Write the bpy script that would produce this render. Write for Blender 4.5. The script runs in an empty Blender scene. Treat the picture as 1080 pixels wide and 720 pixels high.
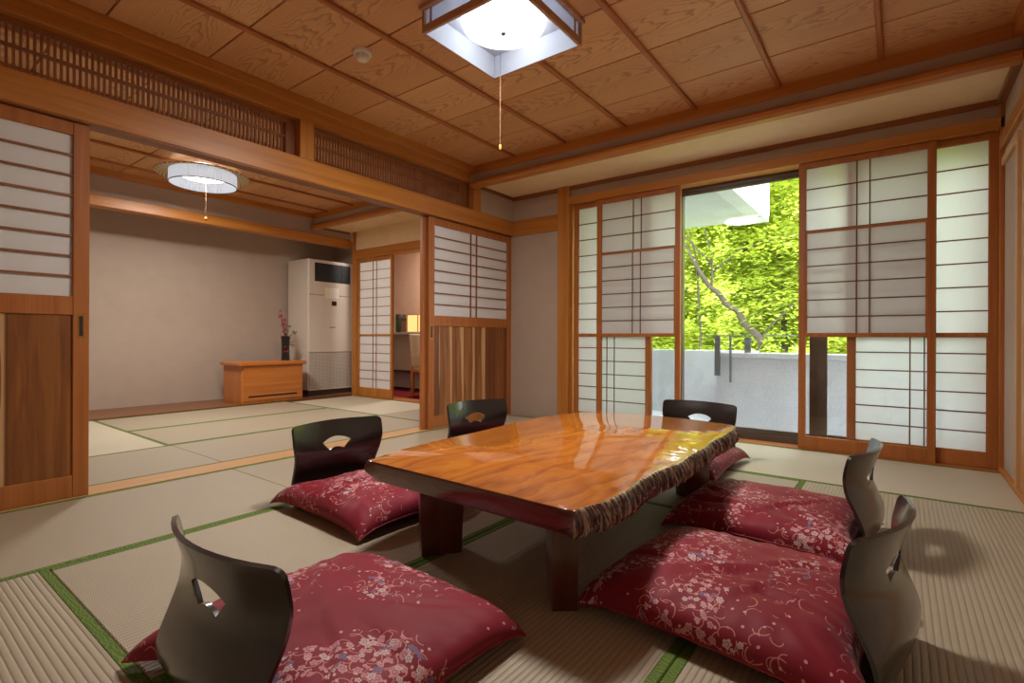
import bpy, bmesh, math, random
from mathutils import Vector, Matrix, noise
from mathutils.geometry import delaunay_2d_cdt
random.seed(7)
SC = bpy.context.scene
COL = SC.collection
PI = math.pi

# ------------------------------------------------------------------ node helpers
class NT:
    def __init__(self, name):
        self.m = bpy.data.materials.new(name); self.m.use_nodes = True
        self.t = self.m.node_tree; self.t.nodes.clear()
        self.out = self.t.nodes.new('ShaderNodeOutputMaterial')
    def put(self, sock, v):
        if v is None: return
        if isinstance(v, bpy.types.NodeSocket): self.t.links.new(v, sock)
        elif isinstance(v, (tuple, list)) and sock.type == 'RGBA' and len(v) == 3: sock.default_value = (*v, 1)
        else: sock.default_value = v
    def n(self, typ, props=None, **ins):
        nd = self.t.nodes.new('ShaderNode' + typ)
        for k, v in (props or {}).items(): setattr(nd, k, v)
        for k, v in ins.items():
            k2 = k.replace('_', ' ')
            s = nd.inputs[int(k[1:])] if (k[0] == 'i' and k[1:].isdigit()) else nd.inputs[k2]
            self.put(s, v)
        return nd
    def math(self, op, a, b=None, c=None, clamp=False):
        nd = self.t.nodes.new('ShaderNodeMath'); nd.operation = op; nd.use_clamp = clamp
        for i, v in enumerate((a, b, c)): self.put(nd.inputs[i], v)
        return nd.outputs[0]
    def vmath(self, op, a, b=None):
        nd = self.t.nodes.new('ShaderNodeVectorMath'); nd.operation = op
        self.put(nd.inputs[0], a); self.put(nd.inputs[1], b)
        return nd.outputs[0]
    def obj(self): return self.n('TexCoord').outputs['Object']
    def rnd(self): return self.n('ObjectInfo').outputs['Random']
    def mapped(self, vec, scale=(1, 1, 1), loc=(0, 0, 0), rot=(0, 0, 0)):
        return self.n('Mapping', Vector=vec, Scale=scale, Location=loc, Rotation=rot).outputs[0]
    def noise(self, vec, scale=5., detail=2., rough=.5, dist=0.):
        return self.n('TexNoise', Vector=vec, Scale=scale, Detail=detail, Roughness=rough, Distortion=dist).outputs[0]
    def ramp(self, fac, stops, interp='LINEAR'):
        nd = self.t.nodes.new('ShaderNodeValToRGB'); nd.color_ramp.interpolation = interp
        e = nd.color_ramp.elements
        while len(e) < len(stops): e.new(0.5)
        for el, (p, c) in zip(e, stops):
            el.position = p; el.color = (*c, 1) if len(c) == 3 else c
        self.put(nd.inputs[0], fac); return nd.outputs[0]
    def mix(self, fac, a, b, blend='MIX'):
        nd = self.t.nodes.new('ShaderNodeMix'); nd.data_type = 'RGBA'; nd.blend_type = blend
        self.put(nd.inputs[0], fac); self.put(nd.inputs[6], a); self.put(nd.inputs[7], b)
        return nd.outputs[2]
    def bump(self, h, strength=.3, dist=.01):
        return self.n('Bump', Height=h, Strength=strength, Distance=dist).outputs[0]
    def sep(self, v): 
        nd = self.n('SeparateXYZ', Vector=v); return nd.outputs
    def bsdf(self, **k):
        b = self.n('BsdfPrincipled', **k)
        self.t.links.new(b.outputs[0], self.out.inputs[0]); return b
    def surf(self, s): self.t.links.new(s, self.out.inputs[0])

def srgb(r, g, b):
    f = lambda c: (c/255/12.92) if c <= 10 else ((c/255+.055)/1.055)**2.4
    return (f(r), f(g), f(b))

def m_plain(name, col, rough=.5, metal=0., coat=0., spec=.5):
    t = NT(name); t.bsdf(Base_Color=col, Roughness=rough, Metallic=metal, Coat_Weight=coat, Specular_IOR_Level=spec); return t.m

def m_wood(name, light, dark, axis, rough=.42, coat=0., grain=1., fine=1., per_object=True):
    """straight grained timber, fibres along axis 0/1/2"""
    t = NT(name); o = t.obj()
    if per_object: o = t.vmath('ADD', o, t.n('CombineXYZ', X=t.math('MULTIPLY', t.rnd(), 7.), Y=t.math('MULTIPLY', t.rnd(), 3.), Z=t.math('MULTIPLY', t.rnd(), 11.)).outputs[0])
    s1 = [22., 22., 22.]; s1[axis] = .9
    s2 = [160., 160., 160.]; s2[axis] = 3.
    a = t.noise(t.mapped(o, s1), 1., 3., .55, .4)
    b = t.noise(t.mapped(o, s2), 1., 2., .6)
    f = t.math('ADD', t.math('MULTIPLY', a, .75*grain), t.math('MULTIPLY', b, .35*fine))
    mid = tuple((x+y)/2 for x, y in zip(light, dark))
    c = t.ramp(f, [(.28, dark), (.5, mid), (.72, light)])
    t.bsdf(Base_Color=c, Roughness=rough, Coat_Weight=coat, Coat_Roughness=.15, Normal=t.bump(b, .08, .004))
    return t.m

# ------------------------------------------------------------------ mesh helpers
class MB:
    def __init__(self): self.bm = bmesh.new()
    def box(self, x0, x1, y0, y1, z0, z1, bev=0., seg=1, rot=None, piv=None):
        r = bmesh.ops.create_cube(self.bm, size=1.)
        vs = r['verts']
        for v in vs:
            v.co = Vector((x0+(v.co.x+.5)*(x1-x0), y0+(v.co.y+.5)*(y1-y0), z0+(v.co.z+.5)*(z1-z0)))
        if bev > 0:
            es = list({e for v in vs for e in v.link_edges})
            bev = min(bev, .45*min(abs(x1-x0), abs(y1-y0), abs(z1-z0)))
            rr = bmesh.ops.bevel(self.bm, geom=es, offset=bev, segments=seg, affect='EDGES', profile=.7)
            vs = list({v for v in rr['verts']} | {v for v in vs if v.is_valid})
        if rot is not None:
            M = Matrix.Translation(piv) @ rot @ Matrix.Translation(-Vector(piv))
            bmesh.ops.transform(self.bm, matrix=M, verts=vs)
        return vs
    def tube(self, pts, rad, n=8, cap=True):
        pts = [Vector(p) for p in pts]
        rads = rad if isinstance(rad, (list, tuple)) else [rad]*len(pts)
        rings = []; up = None
        for i, p in enumerate(pts):
            d = (pts[min(i+1, len(pts)-1)] - pts[max(i-1, 0)]).normalized()
            if up is None: up = Vector((0, 0, 1)) if abs(d.z) < .9 else Vector((1, 0, 0))
            a = d.cross(up)
            if a.length < 1e-4: a = d.orthogonal()
            a.normalize(); b = a.cross(d).normalized(); up = b
            rings.append([self.bm.verts.new(p + (a*math.cos(2*PI*k/n) + b*math.sin(2*PI*k/n))*rads[i]) for k in range(n)])
        for r0, r1 in zip(rings, rings[1:]):
            for k in range(n): self.bm.faces.new((r0[k], r0[(k+1) % n], r1[(k+1) % n], r1[k]))
        if cap:
            self.bm.faces.new(rings[0][::-1]); self.bm.faces.new(rings[-1])
    def lathe(self, prof, c=(0, 0, 0), n=48, cap0=False, cap1=False):
        rings = [[self.bm.verts.new((c[0]+r*math.cos(2*PI*k/n), c[1]+r*math.sin(2*PI*k/n), c[2]+z)) for k in range(n)] for r, z in prof]
        for r0, r1 in zip(rings, rings[1:]):
            for k in range(n): self.bm.faces.new((r0[k], r0[(k+1) % n], r1[(k+1) % n], r1[k]))
        if cap0: self.bm.faces.new(rings[0][::-1])
        if cap1: self.bm.faces.new(rings[-1])
    def prism(self, poly, fn0, fn1):
        a = [self.bm.verts.new(fn0(*p)) for p in poly]; b = [self.bm.verts.new(fn1(*p)) for p in poly]
        n = len(poly)
        for k in range(n): self.bm.faces.new((a[k], a[(k+1) % n], b[(k+1) % n], b[k]))
        self.bm.faces.new(a[::-1]); self.bm.faces.new(b)
    def quad(self, *ps): return self.bm.faces.new([self.bm.verts.new(p) for p in ps])
    def done(self, name, mat, parent=None, smooth=0., fix=True, **props):
        if fix: bmesh.ops.recalc_face_normals(self.bm, faces=self.bm.faces)
        me = bpy.data.meshes.new(name); self.bm.to_mesh(me); self.bm.free()
        for mm in (mat if isinstance(mat, (list, tuple)) else [mat]): me.materials.append(mm)
        if smooth:
            for p in me.polygons: p.use_smooth = True
            if smooth < 3: me.set_sharp_from_angle(angle=smooth)
        o = bpy.data.objects.new(name, me); COL.objects.link(o)
        if parent: o.parent = parent
        for k, v in props.items(): o[k] = v
        return o

def thing(name, label, cat, loc=(0, 0, 0), rz=0., group=None):
    o = bpy.data.objects.new(name, None); COL.objects.link(o)
    o.location = loc; o.rotation_euler = (0, 0, rz); o.empty_display_size = .1
    o['label'] = label; o['category'] = cat
    if group: o['group'] = group
    return o
def tag(o, label, cat, group=None):
    o['label'] = label; o['category'] = cat
    if group: o['group'] = group
    return o
def dup(o, label=None, loc=None, rz=None, parent=None):
    c = o.copy(); COL.objects.link(c)
    if parent: c.parent = parent
    for ch in o.children: dup(ch, parent=c)
    if label: c['label'] = label
    if loc is not None: c.location = loc
    if rz is not None: c.rotation_euler = (0, 0, rz)
    return c
def struct(mb, name, mat, parent=None, smooth=0., **p):
    return mb.done(name, mat, parent, smooth, kind='structure', **p)
def sbox(name, mat, *b, bev=0.):
    mb = MB(); mb.box(*b, bev=bev); return struct(mb, name, mat)

# ------------------------------------------------------------------ camera (18 mm, level, horizon at row 356.6 of 720)
YAW = math.radians(37.1); ROLL = math.atan2(4.5, 1124.)
CAMZ = .773
cd = bpy.data.cameras.new('camera'); cam = bpy.data.objects.new('camera', cd); COL.objects.link(cam)
cd.sensor_width = 36.; cd.lens = 18.; cd.sensor_fit = 'HORIZONTAL'; cd.shift_y = -3.4/1080
cd.clip_start = .02; cd.clip_end = 200
cam.matrix_world = Matrix.Translation((0, 0, CAMZ)) @ Matrix.Rotation(YAW, 4, 'Z') @ Matrix.Rotation(PI/2, 4, 'X') @ Matrix.Rotation(ROLL, 4, 'Z')
SC.camera = cam

# ------------------------------------------------------------------ materials
W_L = srgb(196, 128, 66); W_D = srgb(150, 86, 36)
beam = [m_wood('beam_wood_%s' % 'xyz'[a], srgb(202, 134, 60), srgb(166, 98, 36), a, .4) for a in range(3)]
frame = [m_wood('frame_wood_%s' % 'xyz'[a], srgb(186, 114, 56), srgb(150, 84, 36), a, .4) for a in range(3)]
darkw = [m_wood('dark_trim_wood_%s' % 'xyz'[a], srgb(150, 92, 48), srgb(112, 64, 30), a, .45) for a in range(3)]
lattw = [m_wood('lattice_wood_%s' % 'xyz'[a], srgb(158, 96, 50), srgb(122, 70, 36), a, .5) for a in range(3)]
wlatt = [m_wood('window_lattice_wood_%s' % 'xyz'[a], srgb(122, 80, 46), srgb(90, 56, 30), a, .5) for a in range(3)]
palew = [m_wood('pale_wood_%s' % 'xyz'[a], srgb(214, 166, 110), srgb(184, 132, 80), a, .45) for a in range(3)]

def m_plaster(name, c, bumpk=.5, scale=220.):
    t = NT(name); o = t.obj()
    f = t.noise(o, scale, 3., .7); g = t.noise(o, 6., 3., .6)
    d = tuple(x*.8 for x in c); l = tuple(min(1, x*1.1) for x in c)
    col = t.ramp(t.math('ADD', t.math('MULTIPLY', f, .75), t.math('MULTIPLY', g, .25)), [(.3, d), (.7, l)])
    t.bsdf(Base_Color=col, Roughness=.95, Specular_IOR_Level=.15, Normal=t.bump(f, bumpk, .004)); return t.m
plaster = m_plaster('plaster_wall', srgb(192, 173, 157))
soffitp = m_plaster('plaster_soffit', srgb(244, 216, 174))
concrete = m_plaster('painted_concrete', srgb(212, 213, 217), .25, 60.)

def m_ceiling():
    t = NT('ceiling_board'); o = t.obj(); s = t.sep(o)
    # board index along Y (board width .465) and along X (between battens .5085)
    yb = t.math('DIVIDE', t.math('ADD', s[1], 10*.465-.793), .465)
    yi = t.math('FLOOR', yb); yf = t.math('SUBTRACT', t.math('FRACT', yb), .5)
    xb = t.math('DIVIDE', t.math('ADD', s[0], 20*.5085+.085), .5085); xi = t.math('FLOOR', xb)
    h = t.n('TexWhiteNoise', {'noise_dimensions': '2D'}, Vector=t.n('CombineXYZ', X=t.math('MULTIPLY', xi, 0.), Y=yi).outputs[0]).outputs[0]
    wob = t.noise(t.mapped(o, (1.6, 5., 1.)), 1., 3., .55)
    wob2 = t.noise(t.mapped(o, (9., 26., 1.)), 1., 2., .5)
    off = t.math('MULTIPLY', t.math('SUBTRACT', h, .5), .35)
    yy = t.math('ADD', t.math('MULTIPLY', t.math('SUBTRACT', yf, off), .55), t.math('MULTIPLY', t.math('SUBTRACT', wob, .5), .34))
    v = t.math('ADD', t.math('MULTIPLY', t.math('MULTIPLY', yy, yy), 230.), t.math('ADD', t.math('MULTIPLY', s[0], 8.), t.math('MULTIPLY', h, 31.)))
    v = t.math('ADD', v, t.math('MULTIPLY', wob2, 1.6))
    fr = t.math('FRACT', v)
    ring = t.ramp(fr, [(0., (0, 0, 0)), (.6, (.15, .15, .15)), (.86, (1, 1, 1)), (1., (0, 0, 0))])
    near = t.math('SUBTRACT', 1., t.math('MULTIPLY', t.math('ABSOLUTE', yy), 3.4), clamp=True)
    near = t.math('ADD', .25, t.math('MULTIPLY', near, .75))
    ring = t.math('MULTIPLY', ring, near)
    fine = t.noise(t.mapped(o, (4., 200., 1.)), 1., 2., .6)
    tone = t.math('ADD', t.math('MULTIPLY', fine, .5), t.math('MULTIPLY', h, .35))
    base = t.ramp(tone, [(.2, srgb(208, 153, 100)), (.7, srgb(232, 182, 128))])
    col = t.mix(t.math('MULTIPLY', ring, .58), base, srgb(122, 68, 32))
    t.bsdf(Base_Color=col, Roughness=.5, Normal=t.bump(fine, .06, .003)); return t.m
ceilm = m_ceiling()

def m_tatami(name, axis, c=(174, 160, 137)):
    """woven rush: ridges run along axis"""
    t = NT(name); o = t.obj(); s = t.sep(o)
    across = s[1-axis]; along = s[axis]
    jit = t.math('MULTIPLY', t.noise(o, 14., 2., .5), .05)
    ph = t.math('ADD', t.math('DIVIDE', across, .0165), t.math('MULTIPLY', jit, 2.))
    w = t.math('ABSOLUTE', t.math('SUBTRACT', t.math('FRACT', ph), .5))            # 0 ridge .. .5 groove
    ridge = t.math('SUBTRACT', 1., t.math('POWER', t.math('MULTIPLY', w, 2.), 3.))
    row = t.math('FLOOR', ph)
    st = t.math('FRACT', t.math('ADD', t.math('DIVIDE', along, .0055), t.math('MULTIPLY', row, .5)))
    strand = t.math('ABSOLUTE', t.math('SUBTRACT', st, .5))
    v = [90., 90., 1.]; v[axis] = 420.
    fib = t.noise(t.mapped(o, v), 1., 2., .6)
    big = t.noise(o, 1.7, 3., .6)
    a = srgb(*c); d = tuple(x*.58 for x in a); l = tuple(min(1, x*1.1) for x in a)
    tone = t.math('ADD', t.math('MULTIPLY', ridge, .5), t.math('ADD', t.math('MULTIPLY', fib, .34), t.math('MULTIPLY', big, .2)))
    col = t.ramp(tone, [(.12, d), (.55, a), (.95, l)])
    hgt = t.math('ADD', ridge, t.math('MULTIPLY', strand, .5))
    t.bsdf(Base_Color=col, Roughness=.48, Specular_IOR_Level=.5, Normal=t.bump(hgt, .55, .0035)); return t.m
tat = [m_tatami('tatami_along_x', 0), m_tatami('tatami_along_y', 1)]
tatp = m_tatami('tatami_sheen_pale_along_x', 0, (206, 196, 172))  # lighter copy of the weave: sheen along the rushes put into the colour
tatw = m_tatami('tatami_window_sheen_along_x', 0, (200, 188, 165))  # same ribs, paler: daylight sheen by the windows painted in

def m_heri():
    t = NT('green_border_cloth'); o = t.obj()
    v = t.n('TexVoronoi', Vector=o, Scale=60.).outputs[0]
    b = t.n('TexWave', {'wave_type': 'RINGS'}, Vector=o, Scale=30., Distortion=9., Detail=1.).outputs[1]
    f = t.math('GREATER_THAN', t.math('ADD', t.math('MULTIPLY', v, .6), b), .93)
    n = t.noise(o, 500., 1.)
    g = t.ramp(n, [(.3, srgb(62, 92, 36)), (.7, srgb(96, 130, 54))])
    t.bsdf(Base_Color=t.mix(f, g, srgb(116, 130, 54)), Roughness=.75, Specular_IOR_Level=.3); return t.m
heri = m_heri()

def m_paper(name, c=(.93, .93, .92), tr=.55):
    t = NT(name); o = t.obj()
    f = t.noise(t.mapped(o, (30, 30, 8)), 1., 4., .7)
    col = t.mix(t.math('MULTIPLY', f, .22), (*c, 1), tuple(x*.85 for x in c))
    d = t.n('BsdfDiffuse', Color=col).outputs[0]; r = t.n('BsdfTranslucent', Color=col).outputs[0]
    t.surf(t.n('MixShader', Fac=tr, i1=d, i2=r).outputs[0]); return t.m
paper = m_paper('washi_paper', tr=.58)
dpaper = m_paper('door_paper', (.94, .93, .92), .30)
lpaper = m_paper('lamp_paper', (.76, .83, .95), .45)

def m_glass():
    t = NT('clear_glass')
    ge = t.n('NewGeometry').outputs
    cs = t.n('VectorMath', {'operation': 'DOT_PRODUCT'}, i0=ge['Normal'], i1=ge['Incoming']).outputs['Value']
    fr = t.math('ADD', .035, t.math('MULTIPLY', .9, t.math('POWER', t.math('SUBTRACT', 1., t.math('ABSOLUTE', cs)), 5.)))
    g = t.n('BsdfGlossy', Roughness=.0, Color=(1, 1, 1, 1)).outputs[0]; tr = t.n('BsdfTransparent', Color=(.98, .99, .985, 1)).outputs[0]
    t.surf(t.n('MixShader', Fac=fr, i1=tr, i2=g).outputs[0]); return t.m
glass = m_glass()
alu = m_plain('bronze_aluminium', srgb(100, 88, 78), .3, .3)
steel = m_plain('weathered_steel', srgb(120, 122, 124), .5, .3)
brass = m_plain('brass', srgb(190, 150, 80), .3, .9)
white_pl = m_plain('white_plastic', srgb(226, 220, 210), .45)

def m_emit(name, c, s):
    t = NT(name); t.surf(t.n('Emission', Color=(*c, 1), Strength=s).outputs[0]); return t.m

# ------------------------------------------------------------------ room shell
XL, XR, YB, YW = -3.12, .49, -.5, 4.15      # fusuma wall, right wall, rear wall, window wall
ZC, ZS = 2.335, 2.19                        # main ceiling, lowered soffit by the windows
sub = m_plain('subfloor', srgb(110, 90, 70), .9)
sbox('floor', sub, -6.9, .7, -.7, 4.40, -.25, -.058)
carpet = m_plaster('red_carpet', srgb(120, 34, 40), .6, 300.)
sbox('floor_hall', carpet, -7.6, -3.34, 4.40, 6.6, -.25, -.03)
boardw = m_wood('alcove_board', srgb(140, 92, 58), srgb(112, 68, 40), 1, .35)
sbox('floor_alcove', boardw, -6.66, -5.905, -.5, 4.42, -.06, .012)

def struct_trim(mat, *b, bev=.003):
    struct_trim.k += 1
    return sbox('trim_%d' % struct_trim.k, mat, *b, bev=bev)
struct_trim.k = 0

# ceilings : boards with open joints on a dark backing
def ceiling(name, x0, x1, y0, y1, z, ys):
    mb = MB(); mb.box(x0, x1, y0, y1, z+.02, z+.12)
    ed = [y0] + [y for y in ys if y0 < y < y1] + [y1]
    for a, b in zip(ed, ed[1:]): mb.box(x0, x1, a+.0045, b-.0045, z, z+.021, bev=.0015)
    return struct(mb, name, ceilm)
seams = [.793+.465*k for k in range(-4, 8)]
ceiling('ceiling', -3.3, .55, -.6, 3.56, ZC, seams)
ceiling('ceiling_back_room', -6.1, -3.3, -.6, 3.75, ZC, [y-.1 for y in seams])
for k in range(6): struct_trim(frame[1], -2.63+.509*k-.014, -2.63+.509*k+.014, -.5, 3.5, ZC-.022, ZC+.002, bev=.006)
for k in range(5): struct_trim(frame[1], -5.62+.509*k-.014, -5.62+.509*k+.014, -.5, 3.66, ZC-.022, ZC+.002, bev=.006)
# step between the boarded ceiling and the lowered soffit
struct_trim(beam[0], -3.12, XR, 3.50, 3.60, 2.266, ZC+.03, bev=.004)
sbox('wall_bulkhead', plaster, -3.12, XR, 3.515, 3.60, 2.19, 2.27)
struct_trim(beam[0], -3.12, XR, 3.465, 3.56, 2.140, 2.196, bev=.018)
sbox('ceiling_soffit', soffitp, -3.13, .55, 3.52, 4.40, ZS, ZS+.15)
# left (fusuma) wall
struct_trim(beam[1], -3.225, XL, YB, 4.16, 1.806, 1.952, bev=.004)
struct_trim(darkw[1], -3.220, -3.128, YB, 4.14, 1.800, 1.807, bev=0)
struct_trim(beam[1], -3.235, XL, YB, 3.50, 2.200, 2.35, bev=.004)
struct_trim(beam[1], -3.275, -3.082, YB, 3.51, 2.272, 2.352, bev=.004)
sbox('wall_left', plaster, -3.22, -3.13, 3.60, 4.15, 1.95, 2.2)
struct_trim(darkw[1], -3.14, -3.105, 3.64, 4.14, 2.165, 2.192)
for y0, y1 in ((.19, .29), (1.826, 1.926), (3.533, 3.64)):
    struct_trim(beam[2], -3.222, XL+.002, y0, y1, 1.95, 2.202 if y1 < 3.5 else 2.19)
for y0, y1 in ((3.418, 3.535), (1.778, 1.828)):
    struct_trim(darkw[2], -3.22, -3.18, y0, y1, 1.95, 2.202, bev=0)
sbox('wall_left_rear', plaster, -3.34, XL, -.6, -.40, -.06, 2.3)
struct_trim(palew[1], -3.325, -3.145, YB, 4.15, -.056, .003, bev=.002)      # threshold
# window wall
sbox('wall_window', plaster, -3.34, -2.55, YW, 4.40, -.1, 2.2)
struct_trim(beam[0], -3.12, -2.56, YW-.02, 4.2, 1.80, 1.95, bev=.004)
struct_trim(beam[2], -2.572, -2.452, YW-.045, 4.40, -.058, ZS+.003, bev=.004)
struct_trim(darkw[0], -3.12, XR, YW-.03, 4.2, 2.158, ZS+.003)
sbox('wall_above_window', plaster, -2.5, .6, YW-.005, 4.40, 2.08, 2.2)
struct_trim(beam[0], -2.455, XR, YW-.035, 4.255, 2.017, 2.086, bev=.004)
struct_trim(frame[0], -2.455, XR, YW-.04, 4.255, -.056, .004, bev=.002)
struct_trim(frame[2], .468, .56, YW-.035, 4.40, -.058, 2.19, bev=.004)
sbox('wall_outer', concrete, -7.7, -3.34, 6.6, 6.8, -1, 3.0)
sbox('wall_upper', concrete, -3.4, 2.4, 4.36, 4.42, 2.10, 3.1)
sbox('wall_outer_right', concrete, .56, 2.4, 4.2, 4.42, -1., 2.2)
# right wall
sbox('wall_right', plaster, XR, .75, -.7, 4.3, -.25, 2.5)
struct_trim(beam[1], .44, XR+.01, YB, 3.5, 2.266, ZC+.03)
struct_trim(beam[1], .465, XR+.01, YB, 4.12, 1.885, 1.965)
struct_trim(palew[1], .472, XR+.01, 3.64, 4.10, 1.79, 1.835)
struct_trim(palew[2], .472, XR+.01, 3.60, 3.645, .02, 1.835)
struct_trim(beam[2], .478, XR+.01, 3.36, 3.50, .0, 2.28)
struct_trim(beam[1], .47, XR+.01, YB, 4.12, -.05, .028)
struct_trim(darkw[1], .455, XR+.01, 3.5, 4.12, 2.155, ZS+.003)
sbox('wall_rear', plaster, -6.9, .75, -.7, YB, -.25, 2.5)
sbox('ceiling_sky_block', sub, -7.7, .75, -.75, 4.42, 2.47, 2.6)  # unseen slab added above the ceilings to keep sky light out
sbox('wall_flank', sub, -3.12, .6, 3.6, 4.40, 2.33, 2.5)
# back room : alcove, its lintel, the end with the hall screen
sbox('wall_alcove', plaster, -6.85, -6.65, -.6, 4.6, -.25, 2.5)
sbox('wall_alcove_side', plaster, -6.7, -5.93, 4.42, 4.56, -.25, 2.5)
sbox('ceiling_alcove', plaster, -6.7, -6.0, -.6, 4.5, 2.13, 2.25)
sbox('wall_above_alcove', plaster, -6.06, -5.945, YB, 4.3, 2.08, 2.36)
struct_trim(beam[1], -6.05, -5.912, YB, 4.22, 1.985, 2.088, bev=.006)
struct_trim(beam[1], -6.0, -5.90, YB, 3.66, 2.275, ZC+.03)
struct_trim(beam[0], -5.95, -3.30, 3.655, 3.75, 2.275, ZC+.03)
sbox('wall_back_bulkhead', plaster, -5.95, -3.30, 3.67, 3.75, 2.19, 2.28)
struct_trim(beam[0], -5.95, -3.30, 3.62, 3.71, 2.140, 2.196, bev=.014)
sbox('ceiling_back_soffit', soffitp, -6.1, -3.13, 3.68, 4.36, ZS, ZS+.15)
struct_trim(darkw[1], -5.95, -5.925, 3.7, 4.2, 2.165, ZS+.002)
struct_trim(beam[2], -5.885, -5.79, 4.20, 4.32, -.058, ZS+.003, bev=.006)
struct_trim(beam[0], -5.81, -3.30, 4.185, 4.31, 1.82, 1.936, bev=.004)
sbox('wall_hall_screen', soffitp, -5.81, -3.30, 4.20, 4.29, 1.93, 2.2)
struct_trim(frame[0], -5.81, -3.34, 4.18, 4.41, -.057, .004, bev=.002)
# hall beyond
hallp = m_plaster('hall_plaster', srgb(214, 178, 152))
sbox('wall_hall_daylight_block', hallp, -7.75, -6.8, 4.2, 4.3, -.25, 2.5)  # unseen box added to stop daylight entering the hall's open corner
sbox('wall_hall', hallp, -7.6, -3.34, 5.62, 5.75, -.2, 2.5)
sbox('wall_hall_side', hallp, -7.75, -7.6, 4.3, 6.6, -.2, 2.5)
sbox('wall_hall_end', concrete, -3.34, -3.2, 4.38, 6.8, -1, 3.0)
sbox('ceiling_hall', soffitp, -7.6, -3.2, 4.29, 6.6, 2.3, 2.4)

# ------------------------------------------------------------------ tatami mats
def mat_(label, x0, x1, y0, y1, axis, borders=True, m=None, cat='tatami mat'):
    cx, cy = (x0+x1)/2, (y0+y1)/2; hx, hy = (x1-x0)/2-.001, (y1-y0)/2-.001
    t = thing('tatami_mat', label, cat, (cx, cy, -.056), group='tatami mats')
    b = .028
    mb = MB()
    if axis == 1: mb.box(-hx+b*.9, hx-b*.9, -hy, hy, 0, .056, bev=.003)
    else: mb.box(-hx, hx, -hy+b*.9, hy-b*.9, 0, .056, bev=.003)
    mb.done('woven_surface', m or tat[axis], t)
    for s in (-1, 1):
        mb = MB()
        if axis == 1: mb.box(*sorted((s*hx, s*(hx-b))), -hy, hy, 0.001, .0566, bev=.003)
        else: mb.box(-hx, hx, *sorted((s*hy, s*(hy-b))), 0.001, .0566, bev=.003)
        mb.done('border', heri, t)
    return t
mat_('tatami mat along the near wooden screen at the left edge of the picture', -3.14, -2.255, -.39, 1.41, 1)
mat_('tatami mat along the left doorway between the near screen and the far screen', -3.14, -2.255, 1.41, 3.2, 1)
mat_('coarsely ribbed tatami mat at the bottom left, edged by a wide green border', -2.255, -.43, -.47, .432, 0)
mat_('tatami mat between the near left chair and the left side of the table', -2.255, -1.32, .432, 2.31, 1)
mat_('shaded tatami mat under the near half of the wooden table', -1.32, -.43, .432, 2.31, 1)
mat_('tatami mat under the far end of the wooden table', -2.255, -.43, 2.31, 3.2, 0)
mat_('ribbed tatami mat behind the two chairs on the right, with a chair shadow on it', -.43, .485, 1.38, 3.2, 1)
mat_('tatami mat at the bottom right edge under the nearest right cushion', -.43, .485, -.47, 1.38, 1)
mat_('tatami mat with painted sheen along the windows, left half', -3.14, -1.32, 3.2, 4.108, 0, m=tatw)
mat_('tatami mat with painted sheen along the windows, right half in front of the right screens', -1.32, .485, 3.2, 4.108, 0, m=tatw)
mat_('back room tatami mat just behind the threshold beside the near wooden screen', -4.16, -3.326, -.38, 1.45, 1)
mat_('back room tatami mat just behind the threshold in the middle of the doorway', -4.16, -3.326, 1.45, 3.27, 1)
mat_('sheen-pale tatami mat in the back room seen right beside the edge of the near screen', -5.90, -4.16, .55, 1.45, 0, m=tatp)
mat_('back room tatami mat hidden mostly behind the near wooden screen', -5.90, -4.16, -.38, .55, 0)
mat_('middle back room tatami mat running parallel to the alcove', -5.02, -4.16, 1.45, 3.27, 1)
mat_('back room tatami mat directly in front of the wooden cabinet', -5.90, -5.02, 1.45, 3.27, 1)
mat_('sheen-pale back room tatami mat in front of the white air conditioner', -5.80, -4.16, 3.27, 4.178, 0, m=tatp)
mat_('back room tatami mat at the foot of the far wooden screen', -4.16, -3.326, 3.27, 4.178, 0)

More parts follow.
